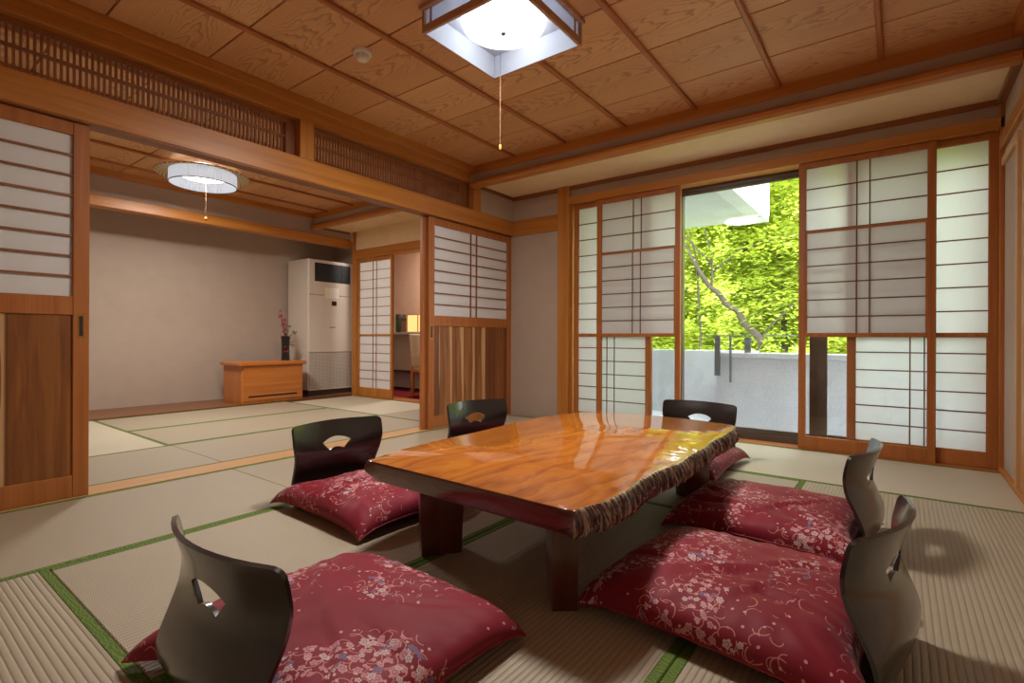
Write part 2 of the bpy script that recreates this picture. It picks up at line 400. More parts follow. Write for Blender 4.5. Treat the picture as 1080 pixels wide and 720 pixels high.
# ------------------------------------------------------------------ sliding screens with paper above and planks below
def m_planks(name, pw, dark, off=0.):
    t = NT(name); o = t.obj(); s = t.sep(o)
    p = t.math('DIVIDE', t.math('ADD', s[1], 5.+off), pw); pi = t.math('FLOOR', p); pf = t.math('FRACT', p)
    h = t.n('TexWhiteNoise', {'noise_dimensions': '1D'}, W=t.math('ADD', pi, .5)).outputs[0]
    w = t.noise(t.mapped(o, (1, 5., .7)), 1., 3., .6)
    edge = t.math('LESS_THAN', t.math('MINIMUM', pf, t.math('SUBTRACT', 1., pf)), .016)
    so = t.vmath('ADD', o, t.n('CombineXYZ', X=pi, Y=0., Z=t.math('MULTIPLY', pi, 3.)).outputs[0])
    streak = t.noise(t.mapped(so, (1, 34., 1.5)), 1., 4., .62, .8)
    wav = t.noise(t.mapped(so, (1, 3., .9)), 1., 2., .5)
    if dark: streak = t.math('ADD', t.math('MULTIPLY', streak, .5), t.math('MULTIPLY', t.noise(t.mapped(so, (1, 9., .8)), 1., 4., .6, 1.2), .6))
    base = t.ramp(h, [(0., srgb(150, 92, 46)), (.35, srgb(190, 128, 72)), (.7, srgb(168, 104, 54)), (1., srgb(126, 74, 36))] if not dark else [(0., srgb(176, 112, 54)), (1., srgb(150, 92, 44))])
    c = t.mix(t.ramp(streak, [(.3 if not dark else .44, (0, 0, 0)), (.75, (1, 1, 1))]), base, srgb(104, 58, 26) if not dark else srgb(88, 46, 20))
    fat = t.noise(t.mapped(so, (1, 12., .8)), 1., 2., .5, .5)
    c = t.mix(t.math('MULTIPLY', t.math('GREATER_THAN', fat, .56), .35), c, srgb(110, 60, 26))
    sb = t.math('ADD', pf, t.math('MULTIPLY', t.math('SUBTRACT', wav, .5), .9))
    sap = t.math('MULTIPLY', t.math('GREATER_THAN', sb, t.math('ADD', .62 if not dark else .80, t.math('MULTIPLY', h, .5 if not dark else .1))), .62)
    c = t.mix(sap, c, srgb(230, 188, 136)); c = t.mix(t.math('MULTIPLY', edge, .55), c, srgb(90, 48, 22))
    t.bsdf(Base_Color=c, Roughness=.38, Normal=t.bump(streak, .05, .004)); return t.m
plankm = [m_planks('mixed_plank_wood', .152, 0, .03), m_planks('broad_walnut_plank', .372, 1, -.268)]

def screen_leaf(label, y0, x, w=1.14, handle=None, pk=0):
    """sliding screen in the plane X = x (front face), from y0 to y0+w; parts in local coordinates"""
    t = thing('sliding_screen', label, 'sliding screen', (x, y0, .003))
    d = .031; sw = .063
    f = MB()
    f.box(-d, 0, 0, sw, 0, 1.795, bev=.003); f.box(-d, 0, w-sw, w, 0, 1.795, bev=.003)
    f.box(-d, -.002, sw-.002, w-sw+.002, 1.733, 1.795, bev=.003)
    f.box(-d, -.002, sw-.002, w-sw+.002, .872, .962, bev=.003)
    f.box(-d, -.002, sw-.002, w-sw+.002, 0, .105, bev=.003)
    f.done('frame', frame[2], t)
    l = MB(); n = 8; h = (1.733-.962)/n
    for k in range(1, n): l.box(-.014, -.004, sw, w-sw, .962+h*k-.0045, .962+h*k+.0045)
    for dy in (-.04, .04): l.box(-.014, -.003, w/2+dy-.0045, w/2+dy+.0045, .96, 1.735)
    l.done('lattice', lattw[1], t)
    p = MB(); p.box(-.0170, -.0155, sw-.004, w-sw+.004, .958, 1.737); p.done('paper', dpaper, t)
    b = MB(); b.box(-.026, -.010, sw-.004, w-sw+.004, .101, .876); b.done('plank_panel', plankm[pk], t)
    if handle:
        q = MB(); y = handle
        q.box(-.004, .0015, y-.014, y+.014, .76, .88, bev=.002)
        hd = q.done('handle', brass, t)
        q = MB(); q.box(-.002, .0019, y-.0075, y+.0075, .772, .868); q.done('finger_recess', m_plain('recess_dark', srgb(50, 30, 16), .6), hd)
    return t
screen_leaf('near sliding screen at the left edge, paper above dark planks, with a finger pull', -.392, -3.150, handle=1.108, pk=1)
screen_leaf('sliding screen stacked just behind the near one at the left edge', -.398, -3.186, pk=1)
screen_leaf('far sliding screen by the room corner, paper lattice above striped planks', 3.010, -3.150, handle=.03)
screen_leaf('sliding screen stacked behind the far one, only its edge showing', 2.965, -3.186, w=1.17)

# ranma transoms
def transom(label, y0, y1):
    t = thing('transom_lattice', label, 'transom', (-3.185, y0, 1.953))
    w = y1-y0; H = .246
    f = MB(); f.box(-.03, .012, 0, w, 0, .016); f.box(-.03, .012, 0, w, H-.03, H)
    f.box(-.03, .012, 0, .016, .014, H-.028); f.box(-.03, .012, w-.016, w, .014, H-.028)
    f.done('frame', lattw[1], t)
    s = MB(); n = int((w-.03)/.0238)
    for k in range(1, n+1):
        y = .016+(w-.032)*k/(n+1); s.box(-.008, .004, y-.0048, y+.0048, .012, H-.026)
    s.done('slats', lattw[2], t)
    r = MB(); r.box(-.012, .008, .014, w-.014, .118, .132); r.done('middle_rail', lattw[1], t)
transom('slatted wooden transom above the near half of the doorway, light showing through', .30, 1.775)
transom('slatted wooden transom beside the room corner above the far screen', 1.930, 3.415)

# ------------------------------------------------------------------ window screens (upper paper, lower glass, inner paper sash that slides up)
def window_screen(label, x0, y, up, w=.755):
    t = thing('window_screen', label, 'paper window screen', (x0, y, .004))
    d = .032; sw = .044; top = 1.972; H = 2.01; mid = .80
    f = MB()
    f.box(0, sw, 0, d, 0, H, bev=.003); f.box(w-sw, w, 0, d, 0, H, bev=.003)
    f.box(sw-.002, w-sw+.002, .001, d, top, H, bev=.003)
    f.box(sw-.002, w-sw+.002, -.001, d, mid-.014, mid+.014, bev=.003)
    f.box(sw-.002, w-sw+.002, .001, d, 0, .088, bev=.003)
    f.done('frame', frame[2], t)
    l = MB()
    for k in range(1, 8): z = mid+(top-mid)*k/8; l.box(sw, w-sw, .016, .022, z-.004, z+.004)
    for dx in (-.036, .036): l.box(w/2+dx-.0038, w/2+dx+.0038, .0155, .022, mid, top)
    l.done('lattice', wlatt[0], t)
    p = MB(); p.box(sw-.004, w-sw+.004, .0225, .0238, mid, top+.004); p.done('upper_paper', paper, t)
    g = MB(); g.box(sw-.004, w-sw+.004, .025, .028, .085, mid); g.done('glass', glass, t)
    z0 = mid if up else .086; z1 = z0+.728
    s = MB(); e = .02
    s.box(sw, sw+.008, .002, .013, z0, z1); s.box(w-sw-.008, w-sw, .002, .013, z0, z1)
    s.box(sw, w-sw, .001, .014, z1-.016 if up else z1-.008, z1); s.box(sw, w-sw, .002, .013, z0, z0+.010)
    sa = s.done('inner_sash', frame[0], t)
    l = MB()
    for k in range(1, 6): z = z0+.008+(z1-z0-.018)*k/6; l.box(sw, w-sw, .003, .008, z-.004, z+.004)
    for dx in (-.036, .036): l.box(w/2+dx-.0038, w/2+dx+.0038, .0028, .008, z0, z1)
    l.done('sash_lattice', wlatt[0], sa)
    p = MB(); p.box(sw, w-sw, .0085, .0097, z0+.002, z1-.002); p.done('sash_paper', paper, sa)
    return t
window_screen('leftmost paper window screen, sash lowered, half hidden behind its neighbour', -2.43, 4.166, False)
window_screen('paper window screen left of the open view, sash raised over clear glass', -2.172, 4.128, True)
window_screen('paper window screen right of the open view, sash raised over clear glass', -.572, 4.128, True)
window_screen('rightmost paper window screen in the corner, sash lowered to the bottom', -.286, 4.166, False)

# aluminium window behind them
w = thing('window_1', 'dark aluminium window with large clear panes behind the paper screens', 'window'); w['kind'] = 'structure'
mb = MB()
mb.box(-2.46, .56, 4.262, 4.37, 1.985, 2.09); mb.box(-2.46, .56, 4.262, 4.37, -.06, .045)
mb.box(-2.46, -2.41, 4.262, 4.37, .04, 2.0); mb.box(.47, .56, 4.262, 4.37, .04, 2.0)
mb.done('window_frame', alu, w)
for i, (x0, x1, y) in enumerate(((-2.42, -1.452, 4.33), (-1.50, -.41, 4.29), (-.52, .48, 4.33))):
    mb = MB(); a = .05
    mb.box(x0, x0+a, y-.014, y+.014, .04, 2.0); mb.box(x1-a if i != 1 else x1-.11, x1, y-.014, y+.014, .04, 2.0)
    mb.box(x0, x1, y-.0135, y+.0135, .04, .085); mb.box(x0, x1, y-.0135, y+.0135, 1.965, 2.0)
    s = mb.done('sash', alu, w)
    mb = MB(); mb.box(x0+.02, x1-.02, y-.002, y+.002, .06, 1.98); mb.done('pane', glass, s)

# screen to the hall, at the end of the back room
def hall_screen(label, x0, y, w):
    t = thing('hall_screen', label, 'sliding screen', (x0, y, .004))
    sw = .04; d = .03; H = 1.81
    f = MB()
    f.box(0, sw, 0, d, 0, H, bev=.003); f.box(w-sw, w, 0, d, 0, H, bev=.003)
    f.box(sw-.002, w-sw+.002, 0.001, d, 1.765, H, bev=.002); f.box(sw-.002, w-sw+.002, .001, d, 0, .115, bev=.002)
    f.box(sw-.002, w-sw+.002, -.001, d, .795, .815, bev=.002); f.done('frame', beam[2], t)
    l = MB()
    for a, b, n in ((.115, .795, 6), (.815, 1.765, 8)):
        for k in range(1, n): z = a+(b-a)*k/n; l.box(sw, w-sw, .006, .013, z-.003, z+.003)
    for dx in (-.035, .035): l.box(w/2+dx-.003, w/2+dx+.003, .005, .013, .115, 1.765)
    l.done('lattice', lattw[0], t)
    p = MB(); p.box(sw-.004, w-sw+.004, .014, .0153, .11, 1.77); p.done('paper', dpaper, t)
hall_screen('narrow paper lattice screen between the air conditioner and the hall opening', -5.785, 4.215, .71)
hall_screen('paper lattice screen of the hall opening hidden behind the far wooden screen', -4.0, 4.255, .66)

# ------------------------------------------------------------------ low table: one thick slab with a carved live edge
def m_table():
    t = NT('lacquered_zelkova'); o = t.obj()
    wob = t.noise(t.mapped(o, (1.5, .8, 1.)), 1., 3., .55)
    wob2 = t.noise(t.mapped(o, (7., 2.6, 2.)), 1., 3., .6, .5)
    s = t.sep(o)
    v = t.math('ADD', t.math('MULTIPLY', s[0], 9.), t.math('ADD', t.math('MULTIPLY', wob, 7.), t.math('MULTIPLY', wob2, 2.2)))
    fr = t.math('FRACT', v)
    ring = t.ramp(fr, [(0., (.1, .1, .1)), (.5, (.35, .35, .35)), (.86, (1, 1, 1)), (1., (.1, .1, .1))])
    fine = t.noise(t.mapped(o, (150., 6., 30.)), 1., 2., .6)
    tone = t.math('ADD', t.math('MULTIPLY', ring, .22), t.math('ADD', t.math('MULTIPLY', fine, .28), t.math('MULTIPLY', wob2, .55)))
    c = t.ramp(tone, [(.22, srgb(226, 148, 42)), (.5, srgb(202, 114, 22)), (.82, srgb(140, 66, 10))])
    wav = t.noise(t.mapped(o, (9., 7., 1.)), 1., 2., .5)
    t.bsdf(Base_Color=c, Roughness=.6, Specular_IOR_Level=.15, Coat_Weight=1., Coat_Roughness=.006, Coat_IOR=2.7, Normal=t.bump(fine, .02, .002),
           Coat_Normal=t.bump(wav, .022, .02)); return t.m
def m_edge():
    t = NT('live_edge_bark_glints'); o = t.obj()
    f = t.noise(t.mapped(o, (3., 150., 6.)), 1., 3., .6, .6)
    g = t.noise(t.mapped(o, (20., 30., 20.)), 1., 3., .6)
    c = t.ramp(t.math('ADD', t.math('MULTIPLY', f, .75), t.math('MULTIPLY', g, .25)), [(.37, srgb(34, 13, 10)), (.50, srgb(76, 34, 22)), (.56, srgb(168, 134, 114)), (.68, srgb(214, 196, 182))])  # pale stops paint the window's silvery glints on the ridges
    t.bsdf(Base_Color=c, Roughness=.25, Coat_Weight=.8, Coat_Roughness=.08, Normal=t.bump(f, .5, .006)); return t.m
darkend = m_wood('dark_lacquer_wood', srgb(112, 52, 30), srgb(66, 26, 16), 0, .22, coat=.8)
legm = m_wood('leg_wood', srgb(108, 50, 24), srgb(54, 20, 12), 2, .28, coat=.6)
TX, TY, TZ, TH = -1.105, 1.95, .33, .070
tb = thing('low_table', 'low wooden table with a thick glossy amber slab top and carved bark edge', 'table', (TX, TY, .001))
def table_slab():
    # outline points (world x, y), counter clockwise from the near right corner; flags: edge kind
    right = [(-.66, 1.14), (-.628, 1.26), (-.622, 1.40), (-.640, 1.52), (-.634, 1.68), (-.616, 1.82), (-.626, 1.98), (-.622, 2.14), (-.640, 2.28), (-.632, 2.46), (-.640, 2.62), (-.652, 2.74)]
    far = [(-.70, 2.80), (-.92, 2.845), (-1.16, 2.85), (-1.36, 2.80), (-1.515, 2.72)]
    left = [(-1.56, 2.60), (-1.60, 2.40), (-1.612, 2.20), (-1.598, 2.0), (-1.585, 1.8), (-1.590, 1.6), (-1.580, 1.42), (-1.556, 1.28), (-1.525, 1.16)]
    def dens(ps, n):
        L = [0]; 
        for a, b in zip(ps, ps[1:]): L.append(L[-1]+math.dist(a, b))
        out = []
        for k in range(n):
            s = L[-1]*k/(n-1); i = max(j for j in range(len(L)) if L[j] <= s+1e-9); i = min(i, len(ps)-2)
            u = (s-L[i])/(L[i+1]-L[i]); u2 = u
            out.append((ps[i][0]+(ps[i+1][0]-ps[i][0])*u2, ps[i][1]+(ps[i+1][1]-ps[i][1])*u2))
        return out
    R = dens(right, 560); Fp = dens([right[-1]]+far, 40)[1:]; Lp = dens([far[-1]]+left, 60)[1:]; N = dens([left[-1], right[0]], 30)[1:-1]
    pts = [(p, 0) for p in R] + [(p, 1) for p in Fp] + [(p, 2) for p in Lp] + [(p, 1) for p in N]
    n = len(pts); LV = [0, .03, .12, .25, .38, .5, .62, .75, .88, 1.]; levels = len(LV)
    bm = bmesh.new(); rings = []
    rnd = random.Random(3)
    for j in range(levels):
        a = LV[j]            # 0 top .. 1 bottom
        ring = []
        for i, (p, kind) in enumerate(pts):
            p0 = Vector((pts[i-1][0][0], pts[i-1][0][1])); p1 = Vector((pts[(i+1) % n][0][0], pts[(i+1) % n][0][1]))
            d = (p1-p0).normalized(); nr = Vector((d.y, -d.x))
            if kind == 0:
                prof = .012*math.sin(PI*a)**.6 + .012*a - .008
                yv = p[1]*120+1.2*math.sin(a*3+p[1]*9); nz = noise.noise(Vector((yv, a*.9, 3.)))*.0085 + noise.noise(Vector((yv*2.1, a*1.6, 9.)))*.0055 + noise.noise(Vector((p[1]*22, a*2., 5.)))*.003
                fade = min(1, .25 + 3.5*a) * min(1, (p[1]-1.14)/.02+.2)
                off = prof + nz*fade
            elif kind == 2: off = .018*math.sin(PI*min(1, a*1.1)) - .025*a*a
            else: off = -.012*a*a
            if j == 0: off -= .0015
            q = Vector(p)+nr*off
            ring.append(bm.verts.new((q.x-TX, q.y-TY, TZ-TH*a)))
        rings.append(ring)
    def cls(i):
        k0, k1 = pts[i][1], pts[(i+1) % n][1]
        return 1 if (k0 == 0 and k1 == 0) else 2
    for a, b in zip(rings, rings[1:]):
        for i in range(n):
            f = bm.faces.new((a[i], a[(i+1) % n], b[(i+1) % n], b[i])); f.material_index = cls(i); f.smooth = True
    f = bm.faces.new(rings[0]); f.material_index = 0; f.smooth = False
    f2 = bm.faces.new(rings[-1][::-1]); f2.material_index = 2
    bmesh.ops.triangulate(bm, faces=[f, f2])
    bmesh.ops.recalc_face_normals(bm, faces=bm.faces)
    me = bpy.data.meshes.new('slab'); bm.to_mesh(me); bm.free()
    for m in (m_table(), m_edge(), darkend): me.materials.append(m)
    me.set_sharp_from_angle(angle=math.radians(55))
    o = bpy.data.objects.new('slab_top', me); COL.objects.link(o); o.parent = tb
table_slab()
for (x, y, a) in ((-.798, 1.302, 40), (-1.326, 1.328, -37), (-.818, 2.57, -28), (-1.42, 2.52, 30)):
    mb = MB()
    r = Matrix.Rotation(math.radians(a), 4, 'Z')
    vs = mb.box(-.036, .036, -.072, .072, 0, TZ-TH+.004, bev=.006, seg=2)
    for v in vs:
        k = 1+.12*(v.co.z/(TZ-TH)); v.co.x *= k; v.co.y *= k
    bmesh.ops.transform(mb.bm, matrix=Matrix.Translation((x-TX, y-TY, 0)) @ r, verts=mb.bm.verts)
    mb.done('leg', legm, tb, smooth=.6)

# ------------------------------------------------------------------ floor chairs (bent lacquered ply shells with a fan shaped hand hole)
lacq = NT('black_lacquer'); _o = lacq.obj()
_g = lacq.noise(lacq.mapped(_o, (70, 70, 4)), 1., 3., .6)
lacq.bsdf(Base_Color=lacq.ramp(_g, [(.3, srgb(20, 15, 13)), (.7, srgb(34, 26, 21))]), Roughness=.33, Coat_Weight=.8, Coat_Roughness=.12, Specular_IOR_Level=.5)
lacq = lacq.m
def chair_mesh():
    # side profile: (d back+, z) polyline sampled by arc length; seat front at d=-.36
    ctrl = [(-.36, .014), (-.2, .012), (-.06, .012), (.005, .022), (.040, .060), (.045, .105), (.030, .16), (.016, .21), (.015, .255), (.026, .308), (.047, .366)]
    prof = []
    for i in range(len(ctrl)-1):
        p0 = Vector(ctrl[max(i-1, 0)]); p1 = Vector(ctrl[i]); p2 = Vector(ctrl[i+1]); p3 = Vector(ctrl[min(i+2, len(ctrl)-1)])
        for k in range(12):
            u = k/12; prof.append(.5*((2*p1)+(p2-p0)*u+(2*p0-5*p1+4*p2-p3)*u*u+(3*p1-p0-3*p2+p3)*u**3))
    prof.append(Vector(ctrl[-1]))
    L = [0.]
    for a, b in zip(prof, prof[1:]): L.append(L[-1]+(b-a).length)
    T = L[-1]
    def at(s):
        s = min(max(s, 0), T); i = 0
        while i < len(L)-2 and L[i+1] < s: i += 1
        u = (s-L[i])/(L[i+1]-L[i]); return prof[i].lerp(prof[i+1], u)
    def half(s):        # half width along arc length
        q = s/T
        if q < .45: return .195+.035*(q/.45)
        u = (q-.45)/.55
        return .232-.018*math.sin(PI*min(1, u*1.3))+ (.002*u)
    def dish(s):        # wings come forward, most at the top
        q = s/T; u = max(0, (q-.48)/.52); return .055*u**.8
    out = []
    ns = 46
    R = .022
    for k in range(ns+1): s = (T-R)*k/ns; out.append((half(s), s))
    for k in range(1, 9):
        a = PI/2*k/8; out.append((half(T)-R+R*math.cos(a), T-R+R*math.sin(a)))
    hw = out[-1][0]
    for k in range(1, 10): out.append((hw*(1-k/5) if k <= 10 else 0, T+.003*math.sin(PI*k/10)))
    leftside = [(-u, s) for u, s in out[:ns+9]][::-1]
    outline = out + leftside
    # fan hole
    sc = T-.205; fan = []
    for k in range(13): a = math.radians(-37+74*k/12); fan.append((.125*math.sin(a), sc+.125*math.cos(a)))
    for k in range(9): a = math.radians(33-66*k/8); fan.append((.072*math.sin(a), sc+.072*math.cos(a)))
    pts = [Vector(p) for p in outline]; n0 = len(pts)
    pts += [Vector(p) for p in fan]; n1 = len(pts)
    edges = [(i, (i+1) % n0) for i in range(n0)] + [(n0+i, n0+(i+1) % len(fan)) for i in range(len(fan))]
    def inside(p, poly):
        c = False; j = len(poly)-1
        for i in range(len(poly)):
            xi, yi = poly[i]; xj, yj = poly[j]
            if (yi > p[1]) != (yj > p[1]) and p[0] < (xj-xi)*(p[1]-yi)/(yj-yi)+xi: c = not c
            j = i
        return c
    for i in range(-22, 23):
        for j in range(60):
            p = (i*.0105, j*T/60+.004)
            if inside(p, outline) and not inside(p, fan):
                if min(math.dist(p, q) for q in outline) > .006 and min(math.dist(p, q) for q in fan) > .005: pts.append(Vector(p))
    vv, ee, ff, *_ = delaunay_2d_cdt(pts, edges, [], 0, 1e-6)
    bm = bmesh.new(); bv = []
    for v in vv:
        p = at(v[1]); tg = (at(v[1]+.004)-at(v[1]-.004)).normalized()
        over = max(0, v[1]-T)
        nrm = Vector((tg.y, -tg.x))      # points to the back / down
        x = v[0]; w = (x/.23)**2
        k = dish(v[1])*w
        d = p.x-k+tg.x*over; z = p.y+tg.y*over
        bv.append(bm.verts.new((x, d, z)))
    for f in ff:
        c = sum((Vector(vv[i]) for i in f), Vector((0, 0)))/3
        if inside(c, outline) and not inside(c, fan):
            try: bm.faces.new([bv[i] for i in f])
            except ValueError: pass
    for v in [v for v in bm.verts if not v.link_faces]: bm.verts.remove(v)
    bmesh.ops.recalc_face_normals(bm, faces=bm.faces)
    bm.normal_update()
    th = .0105
    top = bm.faces[:]; vs0 = bm.verts[:]
    bnd = [(e.verts[0], e.verts[1]) for e in bm.edges if len(e.link_faces) == 1]
    low = {v: bm.verts.new(v.co-v.normal*th) for v in vs0}
    for f in top: bm.faces.new([low[v] for v in f.verts][::-1])
    for a, b in bnd: bm.faces.new((a, b, low[b], low[a]))
    bmesh.ops.recalc_face_normals(bm, faces=bm.faces)
    me = bpy.data.meshes.new('floor_chair'); bm.to_mesh(me); bm.free()
    zmin = min(v.co.z for v in me.vertices)
    for v in me.vertices: v.co.z += -zmin+.0012
    me.materials.append(lacq)
    for p in me.polygons: p.use_smooth = True
    me.set_sharp_from_angle(angle=math.radians(50))
    return me
chair_me = chair_mesh()
# local frame of the chair: x across, y towards the back, origin where the back rises
CH = [  # label, x, y, direction the sitter looks (deg, world)
    ('black floor chair seen from behind at the bottom left, nearest the table end', -1.10, .472, 90),
    ('black floor chair at the left side of the table, nearest the open doorway', -2.185, 1.488, -4.3),
    ('black floor chair reflecting green light, second along the table beyond the left one', -2.17, 2.50, -12),
    ('black floor chair at the far end of the table in front of the glass', -1.03, 3.36, -93),
    ('black floor chair on the right farther from the camera, edge on', -.108, 2.38, 174),
    ('black floor chair on the right nearest the camera, edge on', -.030, 1.475, 170),
]
for k, (lab, x, y, ang) in enumerate(CH):
    o = bpy.data.objects.new('floor_chair', chair_me); COL.objects.link(o)
    o.location = (x, y, 0.0); o.rotation_euler = (0, 0, math.radians(ang+90))
    tag(o, lab, 'floor chair', 'floor chairs around the low table')

# ------------------------------------------------------------------ cushions
def m_cushion():
    t = NT('red_floral_cloth'); o = t.n('TexCoord').outputs['UV']
    s0 = t.n('CombineXYZ', X=t.math('MULTIPLY', t.rnd(), 5.), Y=t.math('MULTIPLY', t.rnd(), 9.)).outputs[0]
    p = t.vmath('ADD', o, s0)
    cl = t.noise(t.mapped(p, (3.4, 5.0, 1)), 1., 1., .3, .6)             # where the flowers gather
    weave = t.noise(t.mapped(o, (500, 500, 1)), 1., 1., .5)
    big = t.noise(o, 3., 2.)
    base = t.ramp(t.math('ADD', t.math('MULTIPLY', weave, .5), t.math('MULTIPLY', big, .5)), [(.25, srgb(114, 15, 34)), (.75, srgb(152, 27, 49))])
    def polar(scale, seed):
        v = t.n('TexVoronoi', {'voronoi_dimensions': '2D'}, Vector=t.vmath('ADD', p, (seed, seed*.7, 0)), Scale=scale, Randomness=.95)
        q = t.vmath('MULTIPLY', t.vmath('SUBTRACT', t.vmath('ADD', p, (seed, seed*.7, 0)), v.outputs['Position']), (scale, scale, 0))
        ss = t.sep(q); ang = t.math('ARCTAN2', ss[1], ss[0]); r = v.outputs['Distance']
        hs = t.n('SeparateColor', Color=v.outputs['Color']).outputs
        return r, ang, hs
    # blossoms
    out = base
    def blossoms(out, scale, seed, thr, size, cols):
        r, ang, h = polar(scale, seed)
        pet = t.math('ADD', .72, t.math('MULTIPLY', t.math('ABSOLUTE', t.math('COSINE', t.math('ADD', t.math('MULTIPLY', ang, 2.5), t.math('MULTIPLY', h[0], 6.)))), .34))
        lim = t.math('MULTIPLY', t.math('MULTIPLY', pet, size), t.math('ADD', .55, t.math('MULTIPLY', h[1], .55)))
        fl = t.math('LESS_THAN', r, lim)
        core = t.math('LESS_THAN', t.math('ABSOLUTE', t.math('SUBTRACT', r, t.math('MULTIPLY', lim, .42))), .03)
        on = t.math('GREATER_THAN', t.math('ADD', cl, t.math('MULTIPLY', h[2], .16)), thr)
        c = t.ramp(h[1], cols, 'CONSTANT')
        c = t.mix(t.math('MULTIPLY', core, .7), c, srgb(158, 60, 84))
        return t.mix(t.math('MULTIPLY', t.math('MULTIPLY', fl, on), .9), out, c)
    # tendrils : arcs of rings
    for sc, sd, rr in ((21., 3.1, .36), (23., 8.4, .32), (18., 15.7, .40)):
        r, ang, h = polar(sc, sd)
        band = t.math('LESS_THAN', t.math('ABSOLUTE', t.math('SUBTRACT', r, rr)), .024)
        arc = t.math('GREATER_THAN', t.math('SINE', t.math('ADD', ang, t.math('MULTIPLY', h[0], 6.28))), .05)
        on = t.math('GREATER_THAN', t.math('ADD', cl, t.math('MULTIPLY', h[1], .26)), .655)
        out = t.mix(t.math('MULTIPLY', t.math('MULTIPLY', t.math('MULTIPLY', band, arc), on), .72), out, srgb(222, 150, 140))
    pinks = [(0., srgb(222, 168, 172)), (.45, srgb(214, 190, 192)), (.72, srgb(204, 142, 150)), (.88, srgb(112, 104, 140))]
    out = blossoms(out, 40., 21.3, .69, .33, pinks)
    out = blossoms(out, 25., 2.2, .70, .30, pinks)
    out = blossoms(out, 33., 33., .73, .33, pinks)
    r, ang, h = polar(24., 40.1)
    dot = t.math('MULTIPLY', t.math('LESS_THAN', r, .09), t.math('GREATER_THAN', t.math('ADD', cl, t.math('MULTIPLY', h[0], .3)), .62))
    out = t.mix(t.math('MULTIPLY', dot, .85), out, srgb(226, 172, 170))
    t.bsdf(Base_Color=out, Roughness=.62, Sheen_Weight=.08, Sheen_Roughness=.5, Specular_IOR_Level=.3, Normal=t.bump(weave, .12, .001)); return t.m
cushm = m_cushion()
def cushion(label, cx, cy, look, w=.63, d=.60, h=.125, seed=0, dent=None, notch=0.):
    rz = look+90
    rn = random.Random(seed); N = 64
    bm = bmesh.new(); uvl = bm.loops.layers.uv.new('UVMap')
    seam = .046
    lines = [(rn.uniform(-.7, .7), rn.uniform(-.7, .7), rn.uniform(0, PI), rn.uniform(.2, .5), rn.uniform(.5, 1.)) for _ in range(7)]
    def co(u, v, top):
        # outline pulled in along the sides so the corners stand out as points
        ax = 1-.038*(1-v*v); ay = 1-.038*(1-u*u)
        x = u*ax*w/2; y = v*ay*d/2
        if v > 0: y -= notch*v*math.exp(-(u/.74)**6)
        e = max(0., (1-abs(u)**3.6)*(1-abs(v)**3.6))
        cn = (abs(u*v))**5
        zs = seam-.030*cn
        if top:
            z = zs+(h-seam)*e**.37
            cr = 0
            for (px, py, a, ln, st) in lines:
                dx, dy = u-px, v-py; al = dx*math.cos(a)+dy*math.sin(a); ac = -dx*math.sin(a)+dy*math.cos(a)+.12*al*al
                cr -= st*.014*math.exp(-(ac/.035)**2)*math.exp(-(al/ln)**2)
                cr += st*.009*math.exp(-((ac-.07)/.05)**2)*math.exp(-(al/ln)**2)
            ed = max(abs(u), abs(v))
            pk = .008*math.sin((math.atan2(v, u))*34+3*noise.noise(Vector((u*2, v*2, seed))))*max(0, (ed-.72)/.28)*(1-ed)*4
            z += (cr+pk+.010*noise.noise(Vector((u*1.7, v*1.7, seed+.5)))+.004*noise.noise(Vector((u*5, v*5, seed+7.5))))*min(1, e*3)
            if dent: z -= dent[2]*math.exp(-((u-dent[0])**2+(v-dent[1])**2)/.25)*min(1, e*2)
        else:
            z = zs-(seam-.021)*min(1, e*1.6)**.5
            z = max(z, .0205)
        return (x, y, z)
    g = {}
    # parameter grid denser near the rim
    par = [math.sin(PI/2*(-1+2*k/N)) for k in range(N+1)]
    for top in (1, 0):
        for i in range(N+1):
            for j in range(N+1):
                rim = i in (0, N) or j in (0, N)
                if rim and not top: g[(i, j, 0)] = g[(i, j, 1)]
                else: g[(i, j, top)] = bm.verts.new(co(par[i], par[j], top))
    U = {}; V = {}; H_ = N//2
    for top in (1, 0):
        for j in range(N+1):
            for rg, sg in ((range(H_, N), 1), (range(H_, 0, -1), -1)):
                U[(H_, j, top)] = 0.; V[(j, H_, top)] = 0.
                for i in rg:
                    U[(i+sg, j, top)] = U[(i, j, top)]+sg*(g[(i+sg, j, top)].co-g[(i, j, top)].co).length
                    V[(j, i+sg, top)] = V[(j, i, top)]+sg*(g[(j, i+sg, top)].co-g[(j, i, top)].co).length
    for top in (1, 0):
        for i in range(N):
            for j in range(N):
                q = [(i, j), (i+1, j), (i+1, j+1), (i, j+1)]
                if not top: q = q[::-1]
                f = bm.faces.new([g[(*k, top)] for k in q]); f.smooth = True
                for lp, k in zip(f.loops, q):
                    lp[uvl].uv = (U[(*k, top)]+(0 if top else 3), V[(*k, top)])
    me = bpy.data.meshes.new('floor_cushion'); bm.to_mesh(me); bm.free(); me.materials.append(cushm)
    o = bpy.data.objects.new('floor_cushion', me); COL.objects.link(o)
    o.location = (cx, cy, 0); o.rotation_euler = (0, 0, math.radians(rz))
    tag(o, label, 'cushion', 'red floral cushions on the floor chairs')
    # piped seam
    mb = MB(); rim = [(par[i], -1) for i in range(N)]+[(1, par[i]) for i in range(N)]+[(par[N-i], 1) for i in range(N)]+[(-1, par[N-i]) for i in range(N)]
    mb.tube([co(u, v, 1) for u, v in rim+rim[:1]], .0028, 6, cap=False)
    mb.done('seam_piping', pipem, o, smooth=3.2)
    return o
pipem = m_plain('red_piping', srgb(150, 30, 48), .6)
cushion('red floral cushion at the bottom of the picture on the near left chair', -1.10, .735, 90, w=.68, d=.66, h=.125, seed=1, notch=.085)
